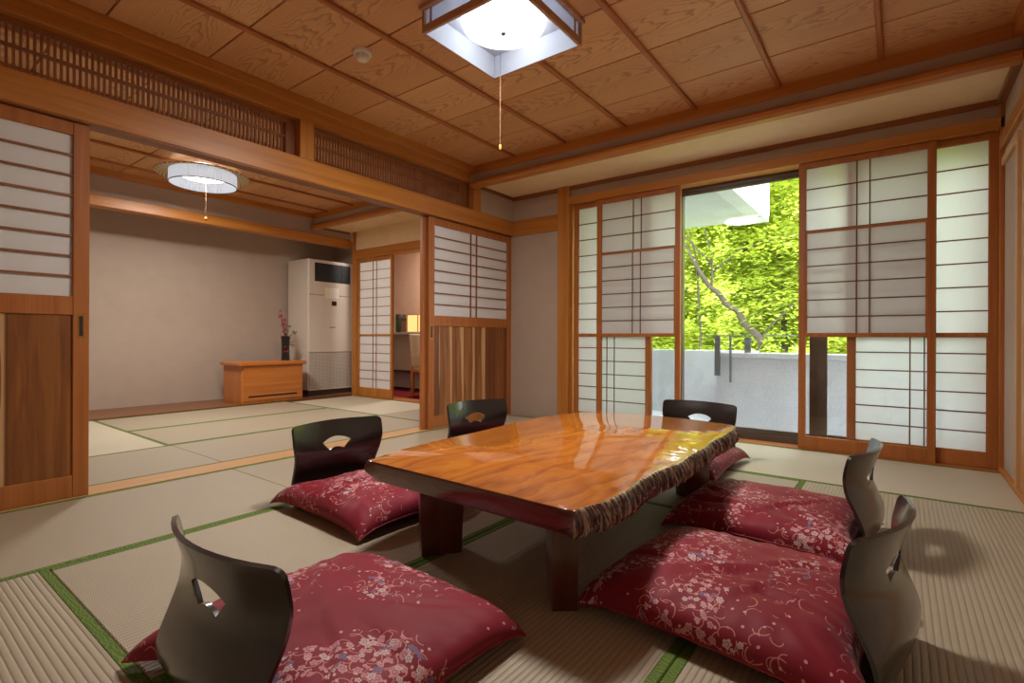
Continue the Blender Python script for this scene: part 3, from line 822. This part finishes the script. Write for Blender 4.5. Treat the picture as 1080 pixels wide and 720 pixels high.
cushion('red floral cushion at the left of the table on the chair by the doorway', -1.935, 1.50, -2, w=.62, d=.69, h=.135, seed=2, notch=.10)
cushion('red cushion hidden behind the table at its far left side', -1.91, 2.45, -12, w=.60, d=.64, h=.12, seed=3, notch=.10)
cushion('red floral cushion poking out past the far end of the table', -1.06, 3.16, -91, w=.60, d=.70, h=.13, seed=4, notch=.14)
cushion('red floral cushion on the right, the farther of the two, below the screens', -.41, 2.315, 177, w=.60, d=.69, h=.135, seed=5, notch=.05)
cushion('large red floral cushion on the right nearest the camera', -.350, 1.555, 174, w=.64, d=.70, h=.14, seed=6, notch=.045)

# ------------------------------------------------------------------ lamps
K_MAIN, K_BACK = 6., 5.
lampglow = m_emit('lamp_diffuser_light', (1., .96, .90), K_MAIN)
backglow = m_emit('back_lamp_diffuser_light', (1., .96, .90), K_BACK)
cordm = m_plain('lamp_cord', srgb(96, 74, 58), .8, spec=.1)
knobm = m_plain('cord_knob', srgb(150, 100, 50), .7, spec=.1)
lx0, lx1, ly0, ly1, lz0, lz1 = -1.80, -1.245, 1.665, 2.205, 2.205, 2.336
lcx, lcy = (lx0+lx1)/2, (ly0+ly1)/2
L = thing('ceiling_lamp', 'square wooden ceiling lamp with paper sides and a round glowing diffuser', 'ceiling lamp', (lcx, lcy, lz0))
hx, hy, hz = (lx1-lx0)/2, (ly1-ly0)/2, lz1-lz0
lampw = [m_wood('lamp_wood_%s' % 'xyz'[a], srgb(206, 158, 120), srgb(172, 122, 88), a, .45) for a in range(3)]
mb = MB()
for s in (-1, 1):
    mb.box(-hx, hx, *sorted((s*hy, s*(hy-.014))), 0, .040, bev=.003); mb.box(*sorted((s*hx, s*(hx-.014))), -hy+.012, hy-.012, 0, .040, bev=.003)
    mb.box(-hx-.012, hx+.012, *sorted((s*(hy+.012), s*(hy-.014))), hz-.02, hz, bev=.003); mb.box(*sorted((s*(hx+.012), s*(hx-.014))), -hy+.012, hy-.012, hz-.02, hz, bev=.003)
    for q in (-1, 1):
        mb.box(*sorted((s*(hx-.001), s*(hx-.0142))), *sorted((q*(hy-.001), q*(hy-.0142))), .02, hz-.01)
        mb.box(*sorted((s*(hx-.005), s*(hx-.0138))), *sorted((q*(hy-.048), q*(hy-.054))), .02, hz-.01)
        mb.box(*sorted((s*(hx-.048), s*(hx-.054))), *sorted((q*(hy-.005), q*(hy-.0138))), .02, hz-.01)
mb.done('wooden_frame', lampw[0], L)
mb = MB()
for s in (-1, 1):
    mb.box(-hx+.018, hx-.018, *sorted((s*(hy-.0146), s*(hy-.0158))), .001, hz-.004); mb.box(*sorted((s*(hx-.0146), s*(hx-.0158))), -hy+.015, hy-.015, .001, hz-.004)
mb.box(-hx+.01, hx-.01, -hy+.01, hy-.01, hz-.012, hz-.006)
mb.done('paper_side', lpaper, L)
mb = MB(); mb.lathe([(.182, hz-.014), (.198, hz-.03), (.202, hz-.05), (.194, hz-.068), (.165, hz-.082), (.10, hz-.092), (.03, hz-.095), (.001, hz-.095)], n=64)
dm = mb.done('diffuser', lampglow, L, smooth=3.2)
mb = MB(); mb.lathe([(.012, hz-.094), (.012, hz-.102), (.006, hz-.108), (.001, hz-.109)], n=16); mb.done('centre_nut', steel, dm, smooth=.6)
px, py = -1.715-lcx, 2.155-lcy
mb = MB(); mb.tube([(px, py, hz-.03), (px, py, 1.815-lz0)], .0012, 6); c_ = mb.done('pull_cord', cordm, L)
mb = MB(); mb.lathe([(.002, 0), (.007, -.004), (.008, -.02), (.005, -.03), (.001, -.031)], (px, py, 1.815-lz0), 12); mb.done('cord_knob', knobm, c_, smooth=1.)

bcx, bcy, bz = -5.03, 2.01, 2.312
B = thing('drum_lamp', 'round white pleated drum lamp with a woven flange on the back room ceiling', 'ceiling lamp', (bcx, bcy, bz))
def m_weave():
    t = NT('woven_bamboo'); o = t.obj(); s = t.sep(o)
    ang = t.math('ARCTAN2', s[1], s[0]); r = t.math('SQRT', t.math('ADD', t.math('MULTIPLY', s[0], s[0]), t.math('MULTIPLY', s[1], s[1])))
    a = t.math('SINE', t.math('ADD', t.math('MULTIPLY', ang, 40.), t.math('MULTIPLY', r, 160.))); b = t.math('SINE', t.math('SUBTRACT', t.math('MULTIPLY', ang, 40.), t.math('MULTIPLY', r, 160.)))
    f = t.math('MAXIMUM', a, b)
    t.bsdf(Base_Color=t.ramp(f, [(.55, srgb(120, 90, 52)), (.9, srgb(226, 196, 140))]), Roughness=.5); return t.m
mb = MB(); mb.lathe([(.05, -.050), (.26, -.054), (.35, -.074), (.374, -.084), (.378, -.080), (.35, -.066), (.05, -.030)], n=72); mb.done('woven_flange', m_weave(), B, smooth=1.)
pleat = MB(); n = 180
rings = []
for z, r in ((-.056, .262), (-.075, .264), (-.165, .266)):
    rings.append([pleat.bm.verts.new(((r+.004*(-1)**k)*math.cos(2*PI*k/n), (r+.004*(-1)**k)*math.sin(2*PI*k/n), z)) for k in range(n)])
for a, b in zip(rings, rings[1:]):
    for k in range(n): pleat.bm.faces.new((a[k], a[(k+1) % n], b[(k+1) % n], b[k]))
pleat.done('pleated_shade', lpaper, B)
mb = MB(); mb.tube([(.267*math.cos(2*PI*k/48), .267*math.sin(2*PI*k/48), -.166) for k in range(49)], .004, 6, cap=False); mb.done('shade_rim', m_plain('rim_dark', srgb(70, 66, 60), .4), B, smooth=3.2)
mb = MB(); mb.lathe([(.20, -.02), (.212, -.05), (.20, -.085), (.15, -.105), (.08, -.114), (.001, -.116)], n=48); mb.done('diffuser', backglow, B, smooth=3.2)
mb = MB(); mb.tube([(.05, .0, -.10), (.05, .0, -.46)], .0018, 6); c_ = mb.done('pull_cord', cordm, B)
mb = MB(); mb.lathe([(.002, 0), (.009, -.004), (.010, -.02), (.005, -.03), (.001, -.031)], (.05, 0, -.46), 12); mb.done('cord_knob', knobm, c_, smooth=1.)

S = thing('smoke_detector', 'small white round smoke detector on the boarded ceiling', 'smoke detector', (-2.345, 1.735, ZC))
mb = MB(); mb.lathe([(.001, 0), (.05, 0), (.05, -.016), (.044, -.022), (.001, -.022)], n=32); mb.done('base', white_pl, S, smooth=.6)
mb = MB(); mb.lathe([(.036, -.021), (.036, -.036), (.03, -.046), (.022, -.05), (.001, -.05)], n=32); mb.done('sensor_head', white_pl, S, smooth=.6)

# ------------------------------------------------------------------ alcove : air conditioner, cabinet, flower vase
A = thing('air_conditioner', 'tall white floor standing air conditioner in the alcove corner', 'air conditioner', (-6.10, 4.03, .012))
acm = m_plain('cream_enamel', srgb(214, 202, 188), .42); dk = m_plain('dark_grille', srgb(26, 27, 30), .5)
w2 = .335; D = .50
mb = MB(); mb.box(-D, -.012, -w2, w2, .07, 1.79, bev=.008); mb.done('body', acm, A)
mb = MB(); mb.box(-D+.02, -.02, -w2+.015, w2-.015, 0, .072); mb.done('plinth', m_plain('plinth_dark', srgb(70, 60, 52), .6), A)
mb = MB(); mb.box(-.014, .006, -w2+.004, w2-.004, .565, 1.32, bev=.006); mb.done('front_panel', acm, A)
mb = MB(); mb.box(-.014, .004, -w2+.004, w2-.004, 1.325, 1.785, bev=.006); mb.done('upper_panel', acm, A)
mb = MB(); mb.box(-.014, .006, -w2+.004, w2-.004, .07, .09); mb.done('bottom_rail', acm, A)
mb = MB(); mb.box(.002, .0065, -w2+.085, w2-.045, 1.50, 1.745); o_ = mb.done('air_outlet', dk, A)
mb = MB()
for k in range(7): mb.box(.0055, .012, -w2+.09, w2-.05, 1.522+k*.032, 1.526+k*.032)
for k in range(1, 4): mb.box(.006, .010, -w2+.085+k*.135-.002, -w2+.085+k*.135+.002, 1.503, 1.742)
mb.done('louvers', m_plain('louver_grey', srgb(58, 60, 66), .4), o_)
g = MB(); g.box(-.013, .001, -w2+.02, w2-.01, .09, .555); gi = g.done('intake_grille', m_plain('grille_backing', srgb(176, 170, 162), .6), A)  # greyer plate behind the slats
g = MB()
for k in range(26): g.box(.0005, .006, -w2+.02, w2-.01, .098+k*.0175, .106+k*.0175)
for k in range(0, 13): g.box(.0005, .0055, -w2+.02+k*.0535-.002, -w2+.02+k*.0535+.002, .09, .555)
g.done('slats', acm, gi)
mb = MB(); mb.box(.004, .0085, -.03, .115, 1.285, 1.425, bev=.002); c_ = mb.done('control_cover', m_plain('cover_white', srgb(232, 228, 216), .35), A)
mb = MB(); mb.box(.008, .0095, -.105, -.03, 1.285, 1.43); mb.done('paper_notice', m_plain('notice_cream', srgb(232, 226, 190), .7), A)
mb = MB(); mb.box(.006, .012, .00, .075, 1.19, 1.25, bev=.002); mb.done('display', m_plain('display_dark', srgb(44, 36, 32), .25), A)
mb = MB(); mb.box(.0055, .0075, -.03, .06, 1.005-.115, 1.02-.115); mb.done('maker_plate', m_plain('plate_grey', srgb(140, 130, 120), .4), A)

cabw = [m_wood('cabinet_wood_%s' % 'xyz'[a], srgb(206, 128, 56), srgb(170, 92, 34), a, .35, coat=.3) for a in range(3)]
Cb = thing('cabinet', 'low orange brown wooden cabinet with a dark slot, standing in the alcove', 'cabinet', (-6.13, 3.145, .012))
mb = MB(); mb.box(-.24, .215, -.375, .365, 0, .435, bev=.003); mb.done('body', cabw[2], Cb)
mb = MB(); mb.box(-.26, .245, -.41, .40, .433, .476, bev=.008); mb.done('top', cabw[1], Cb)
mb = MB(); mb.box(.2, .224, -.36, .355, .03, .425, bev=.004); fp = mb.done('front_panel', cabw[1], Cb)
mb = MB(); mb.box(.215, .2255, -.305, .285, .070, .088); mb.done('air_slot', m_plain('slot_dark', srgb(20, 14, 10), .7), fp)

V = thing('flower_vase', 'dark slim vase with red blossom branches on the wooden cabinet', 'vase', (-6.15, 3.415, .488))
mb = MB(); mb.lathe([(.001, 0), (.052, 0), (.048, .06), (.046, .16), (.050, .25), (.056, .30), (.050, .302), (.044, .26), (.001, .25)], n=28); mb.done('vessel', m_plain('dark_glaze', srgb(30, 22, 22), .3, coat=.5), V, smooth=.9)
rn = random.Random(5)
mb = MB(); tips = []
for k, (dx, dy, hgt) in enumerate(((.0, -.09, .62), (.01, -.03, .50), (.02, .05, .44), (.03, .10, .36), (-.02, -.05, .56), (.02, .10, .20))):
    ps = [Vector((0, 0, .24))]
    for j in range(1, 6):
        u = j/5; ps.append(Vector((dx*u+rn.uniform(-.008, .008), dy*u**1.3+rn.uniform(-.008, .008), .24+(hgt-.24)*u)))
    mb.tube(ps, [.004, .0035, .003, .0026, .002, .0015], 5); tips.append((k, ps))
mb.done('branches', m_plain('branch_brown', srgb(70, 44, 34), .8), V)
red = MB(); lf = MB()
for k, ps in tips:
    for j in range(2, 6):
        for q in range(3):
            c = ps[j]+Vector((rn.uniform(-.02, .02), rn.uniform(-.02, .02), rn.uniform(-.02, .02)))
            (red if k in (0, 1, 4) or (k == 2 and q == 0) else lf)
            tgt = red if k in (0, 1, 4) else lf
            if tgt is red:
                r = bmesh.ops.create_icosphere(red.bm, subdivisions=1, radius=rn.uniform(.007, .013), matrix=Matrix.Translation(c))
            else:
                a = rn.uniform(0, 2*PI); d = Vector((math.cos(a)*.5, math.sin(a), rn.uniform(-.5, .6))).normalized(); sd = d.orthogonal().normalized()*.011
                lf.quad(c, c+d*.022+sd, c+d*.05, c+d*.022-sd)
for q in range(4):
    c = Vector((.05+rn.uniform(-.01, .01), rn.uniform(-.05, .04), .13+rn.uniform(-.05, .07)))
    bmesh.ops.create_icosphere(red.bm, subdivisions=1, radius=rn.uniform(.008, .016), matrix=Matrix.Translation(c))
red.done('blossoms', m_plain('blossom_red', srgb(176, 34, 44), .6), V); lf.done('leaves', m_plain('leaf_grey_green', srgb(150, 150, 120), .7), V, fix=False)

# ------------------------------------------------------------------ hall furniture
H = thing('hall_counter', 'grey topped counter with white panels in the hall beyond the lattice screen', 'counter', (-5.95, 5.62, -.03))
mb = MB(); mb.box(-1.3, 1.3, -.50, 0, .845, .885, bev=.004); mb.done('worktop', m_plain('worktop_grey', srgb(150, 140, 128), .4), H)
mb = MB(); mb.box(-1.28, 1.28, -.30, 0, .30, .847); mb.done('drawer_unit', m_plain('unit_grey', srgb(196, 184, 166), .5), H)
mb = MB(); mb.box(-1.28, 1.28, -.18, 0, .02, .28); mb.done('lower_panel', m_plain('lower_panel_pale', srgb(190, 188, 178), .6), H)
mb = MB(); mb.box(-1.28, 1.28, -.305, 0, .28, .302); mb.done('dark_rail', dk, H)  # dark strip between the drawer unit and the lower panel
A2 = thing('box_lamp', 'glowing yellow paper box lamp on the hall counter', 'lamp', (-5.86, 5.36, .8555))
bl = m_plain('box_frame', srgb(190, 130, 70), .5)
mb = MB(); mb.box(-.115, .115, -.10, .10, .0, .26, bev=.004); mb.done('glowing_shade', m_emit('box_lamp_light', (1., .58, .2), 1.5), A2)
mb = MB()
for s in (-1, 1):
    for q in (-1, 1): mb.box(s*.117-.006, s*.117+.006, q*.102-.006, q*.102+.006, 0, .275)
mb.box(-.125, .125, -.11, .11, .262, .278); mb.box(-.125, .125, -.11, .11, 0, .012); mb.done('wooden_frame', bl, A2)
T = thing('tea_canister', 'dark green canister left of the glowing box lamp on the hall counter', 'canister', (-6.22, 5.34, .8555))
mb = MB(); mb.lathe([(.001, 0), (.075, 0), (.078, .01), (.078, .20), (.001, .20)], n=24); mb.done('body', m_plain('canister_green', srgb(54, 70, 40), .4), T, smooth=.6)
mb = MB(); mb.lathe([(.08, .195), (.08, .27), (.072, .285), (.001, .288)], n=24); mb.done('lid', m_plain('canister_lid', srgb(64, 52, 40), .4), T, smooth=.6)
T = thing('tissue_box', 'brown box between the canister and the glowing lamp on the hall counter', 'box', (-6.05, 5.30, .8555))
mb = MB(); mb.box(-.06, .06, -.06, .06, 0, .19, bev=.004); mb.done('body', m_plain('box_brown', srgb(120, 90, 64), .6), T)
mb = MB(); mb.box(-.063, .063, -.063, .063, .185, .215, bev=.004); mb.done('lid', m_plain('box_lid', srgb(84, 60, 44), .6), T)
chw = m_wood('hall_chair_wood', srgb(206, 132, 62), srgb(170, 100, 40), 2, .4)
Hc = thing('wooden_chair', 'wooden armchair with a pale seat cushion in the hall on red carpet', 'chair', (-5.08, 4.98, -.03), rz=math.radians(14))
for x, y in ((-.24, -.2), (.24, -.2), (-.24, .2), (.24, .2)):
    mb = MB(); mb.box(x-.02, x+.02, y-.02, y+.02, 0, .62 if y < 0 else .60, bev=.004); mb.done('leg', chw, Hc)
mb = MB(); mb.box(-.25, .25, -.22, .22, .34, .38, bev=.004); mb.done('seat', chw, Hc)
mb = MB(); mb.box(-.23, .23, -.21, .20, .381, .43, bev=.02, seg=2); mb.done('seat_pad', m_plain('pad_cream', srgb(214, 196, 168), .8), Hc, smooth=.8)
for s in (-1, 1):
    mb = MB(); mb.box(s*.24-.028, s*.24+.028, -.24, .24, .60, .63, bev=.008); mb.done('armrest', chw, Hc, smooth=.8)
mb = MB(); mb.box(-.22, .22, -.25, -.215, .42, .86, bev=.01, rot=Matrix.Rotation(math.radians(10), 4, 'X'), piv=(0, -.23, .42)); mb.done('backrest', m_plain('back_cream', srgb(206, 186, 156), .8), Hc)

# ------------------------------------------------------------------ outside : balcony, eave, trees
sbox('balcony_floor', concrete, -4.2, 3.2, 4.42, 6.2, -.35, -.12)
sbox('wall_parapet', concrete, -1.42, 3.2, 5.20, 5.34, -.13, .592)
sbox('wall_parapet_coping', concrete, -1.43, 3.2, 5.17, 5.37, .592, .645, bev=.006)
sbox('wall_parapet_bay', concrete, -4.2, -1.27, 6.20, 6.34, -.13, .64, bev=.006)
sbox('wall_parapet_return', concrete, -1.42, -1.28, 5.34, 6.2, -.13, .63)
sbox('roof_balcony', m_plaster('painted_soffit', srgb(196, 198, 204), .2, 60.), -4.6, -1.19, 4.42, 6.18, 2.10, 2.14)
sbox('roof_balcony_edge', concrete, -4.65, -1.15, 4.40, 6.23, 2.13, 2.55, bev=.004)
struct_trim(concrete, -1.30, -1.155, 4.42, 6.22, 2.07, 2.135)
R = thing('balcony_rail', 'thin grey metal handrail on flat posts above the white balcony wall', 'railing', (-1.2, 5.16, 0))
mb = MB(); mb.tube([(-.33, 0, .806), (4.2, 0, .806)], .005, 8); mb.done('handrail', steel, R, smooth=1.)
for i, (x, z0, wd) in enumerate(((-.205, .42, .026), (-.085, .36, .010), (.055, .644, .028))):
    mb = MB(); yy = 0 if i < 2 else .06
    mb.box(x-wd, x+wd, yy-.006, yy+.006, z0, .806 if i != 2 else .79); mb.done('post', steel, R)

def m_leaf(name, cols):
    t = NT(name); o = t.obj()
    f = t.noise(o, 1.3, 3., .6); g = t.n('TexWhiteNoise', Vector=t.vmath('FLOOR', t.mapped(o, (11, 11, 11)))).outputs[0]
    c = t.ramp(t.math('ADD', t.math('MULTIPLY', f, .65), t.math('MULTIPLY', g, .35)), cols)
    d = t.n('BsdfDiffuse', Color=c).outputs[0]; r = t.n('BsdfTranslucent', Color=c).outputs[0]
    t.surf(t.n('MixShader', Fac=.55, i1=d, i2=r).outputs[0]); return t.m
leafA = m_leaf('spring_leaf', [(.25, srgb(138, 156, 40)), (.55, srgb(176, 190, 66)), (.8, srgb(206, 210, 110))])
leafB = m_leaf('yellow_leaf', [(.25, srgb(160, 172, 44)), (.55, srgb(194, 202, 76)), (.8, srgb(222, 222, 130))])
bark = m_plaster('grey_bark', srgb(98, 88, 76), .8, 30.)
def leaves(mb, c, spread, n, size, rn, lim, flat=.5):
    for _ in range(n):
        p = [c[i]+rn.gauss(0, spread[i]) for i in range(3)]
        if not all(lim[i][0] <= p[i] <= lim[i][1] for i in range(3)): continue
        p = Vector(p)
        a = rn.uniform(0, 2*PI); s = size*rn.uniform(.6, 1.25)
        d = Vector((math.cos(a), math.sin(a), rn.uniform(-flat, flat))).normalized()
        e = d.cross(Vector((rn.uniform(-.4, .4), rn.uniform(-.4, .4), 1))).normalized()*s*.45
        mb.quad(p-d*s*.5, p+e, p+d*s*.55, p-e)
def tree(label, x, y, z0, limbs, lim, n, size, mat, seed, trunk=(.16, 2.4), name='leafy_tree', spread=(.34, .3, .07)):
    """lim: the crown's extent in local coordinates"""
    rn = random.Random(seed)
    t = thing(name, label, 'tree', (x, y, z0))
    tr = MB(); tr.tube([(0, 0, 0), (.03, .02, trunk[1]*.5), (0, 0, trunk[1])], [trunk[0], trunk[0]*.85, trunk[0]*.7], 10)
    for ps, r in limbs:
        qs = [Vector(ps[0])]
        for p in ps[1:]:
            p = Vector(p); q0 = qs[-1]
            for k in (1, 2, 3): qs.append(q0.lerp(p, k/3)+(Vector((rn.uniform(-1, 1), rn.uniform(-1, 1), rn.uniform(-1, 1)))*r*.55 if k < 3 else Vector()))
        tr.tube(qs, [r*(1-.75*i/(len(qs)-1)) for i in range(len(qs))], 8)
    tr.done('trunk', bark, t, smooth=3.2)
    lf = MB(); nc = max(8, n//110)
    for _ in range(nc):
        c = [rn.uniform(*lim[i]) for i in range(3)]
        leaves(lf, c, spread, n//nc, size, rn, lim)
    lf.done('foliage', mat, t, fix=False)
    return t
# near maple: limbs in local coordinates of a trunk standing below the balcony
tree('spring green maple close behind the balcony wall with a bare grey limb', -2.55, 8.1, -2.72,
     [([(0, 0, 2.3), (.1, .0, 3.6), (.0, .05, 4.8), (-.3, .1, 6.0)], .028),
      ([(.95, .1, 3.45), (.62, .05, 3.92), (.22, 0, 4.30), (-.05, .0, 4.75), (-.4, 0, 5.3)], .058),
      ([(0, 0, 2.3), (.7, .1, 2.9), (.95, .1, 3.45)], .062),
      ([(.25, 0, 4.27), (.24, .05, 4.8), (.12, .05, 5.25)], .022), ([(.24, .05, 4.5), (.65, .1, 4.85), (1.4, .1, 5.0)], .015),
      ([(.24, .05, 4.65), (-.1, 0, 5.05), (-.5, 0, 5.4)], .018), ([(.9, .1, 3.5), (1.6, .2, 4.3), (2.3, .2, 4.9)], .014)],
     ((-3.4, 3.4), (-.35, 1.0), (2.9, 7.4)), 21000, .075, leafA, 11, name='maple_tree', trunk=(.11, 2.35))
bt = ((0, 0, 2.), (.3, 0, 4.5), (.2, 0, 6.5))
for k, (lab, x, w_, top, m_, n_) in enumerate((
    ('broad yellow green tree beyond the maple, behind the left paper screens', -7.4, 1.75, 9.2, leafA, 20000),
    ('yellow green tree beyond the maple at the left of the open view', -4.25, 1.38, 9.0, leafA, 42000),
    ('yellow green tree beyond the maple in the middle of the open view', -2.05, .80, 8.4, leafA, 30000),
    ('pale yellow tree beyond the maple at the right of the open view', -.2, 1.03, 7.9, leafB, 30000),
    ('bright green tree beyond the maple behind the right paper screens', 2.7, 1.85, 8.8, leafA, 18000))):
    tree(lab, x, 11.0, -4., [(bt, .1)], ((-w_+.11, w_-.11), (-1.4, 1.5), (2.2, top)), n_, .115 if k in (1, 2, 3) else .18, m_, 20+k)
hill = m_leaf('leafy_hillside', [(.25, srgb(108, 128, 34)), (.55, srgb(160, 176, 60)), (.8, srgb(196, 202, 104))])
mb = MB(); N_ = 30
gv = [[mb.bm.verts.new((-16+32*i/N_, 7.0+14*j/N_, -4.4+max(0, 14*j/N_-6.0)*1.35+.35*noise.noise(Vector((i*.5, j*.5, 2))))) for j in range(N_+1)] for i in range(N_+1)]
for i in range(N_):
    for j in range(N_): mb.bm.faces.new((gv[i][j], gv[i+1][j], gv[i+1][j+1], gv[i][j+1]))
struct(mb, 'ground_hill', hill, smooth=3.2)

# ------------------------------------------------------------------ lamp light, given off downward by the two diffusers, plus an added hall fill
def disc_light(name, x, y, z, r, power):
    d = bpy.data.lights.new(name, 'AREA'); d.shape = 'DISK'; d.size = 2*r; d.energy = power; d.color = (1., .95, .88)
    o = bpy.data.objects.new(name, d); COL.objects.link(o); o.location = (x, y, z); return o
disc_light('ceiling_lamp_light', lcx, lcy, lz0-.002, .20, 46.)
disc_light('hall_fill_light', -5.3, 5.0, 2.29, .15, 30.)  # added fill to brighten the hall, no fixture modelled
disc_light('drum_lamp_light', bcx, bcy, bz-.168, .21, 47.)

# ------------------------------------------------------------------ daylight
wd = bpy.data.worlds.new('sky'); SC.world = wd; wd.use_nodes = True
nt = wd.node_tree; bg = nt.nodes['Background']
bg.inputs[0].default_value = (.84, .92, 1., 1); bg.inputs[1].default_value = 8.4
sd = bpy.data.lights.new('sun', 'SUN'); sd.energy = 2.6; sd.angle = math.radians(25); sd.color = (1., .97, .92)
so = bpy.data.objects.new('sun', sd); COL.objects.link(so)
so.rotation_euler = Vector((.5, -.5, .8)).to_track_quat('Z', 'Y').to_euler()

v = SC.view_settings
SC.display_settings.display_device = 'sRGB'; v.view_transform = 'Standard'; v.look = 'None'; v.gamma = 1.; v.exposure = -.06; v.use_curve_mapping = False
SC.cycles.use_denoising = True
SC.cycles.max_bounces = 10; SC.cycles.diffuse_bounces = 5; SC.cycles.glossy_bounces = 4; SC.cycles.transmission_bounces = 8; SC.cycles.transparent_max_bounces = 12
SC.cycles.sample_clamp_indirect = 8.
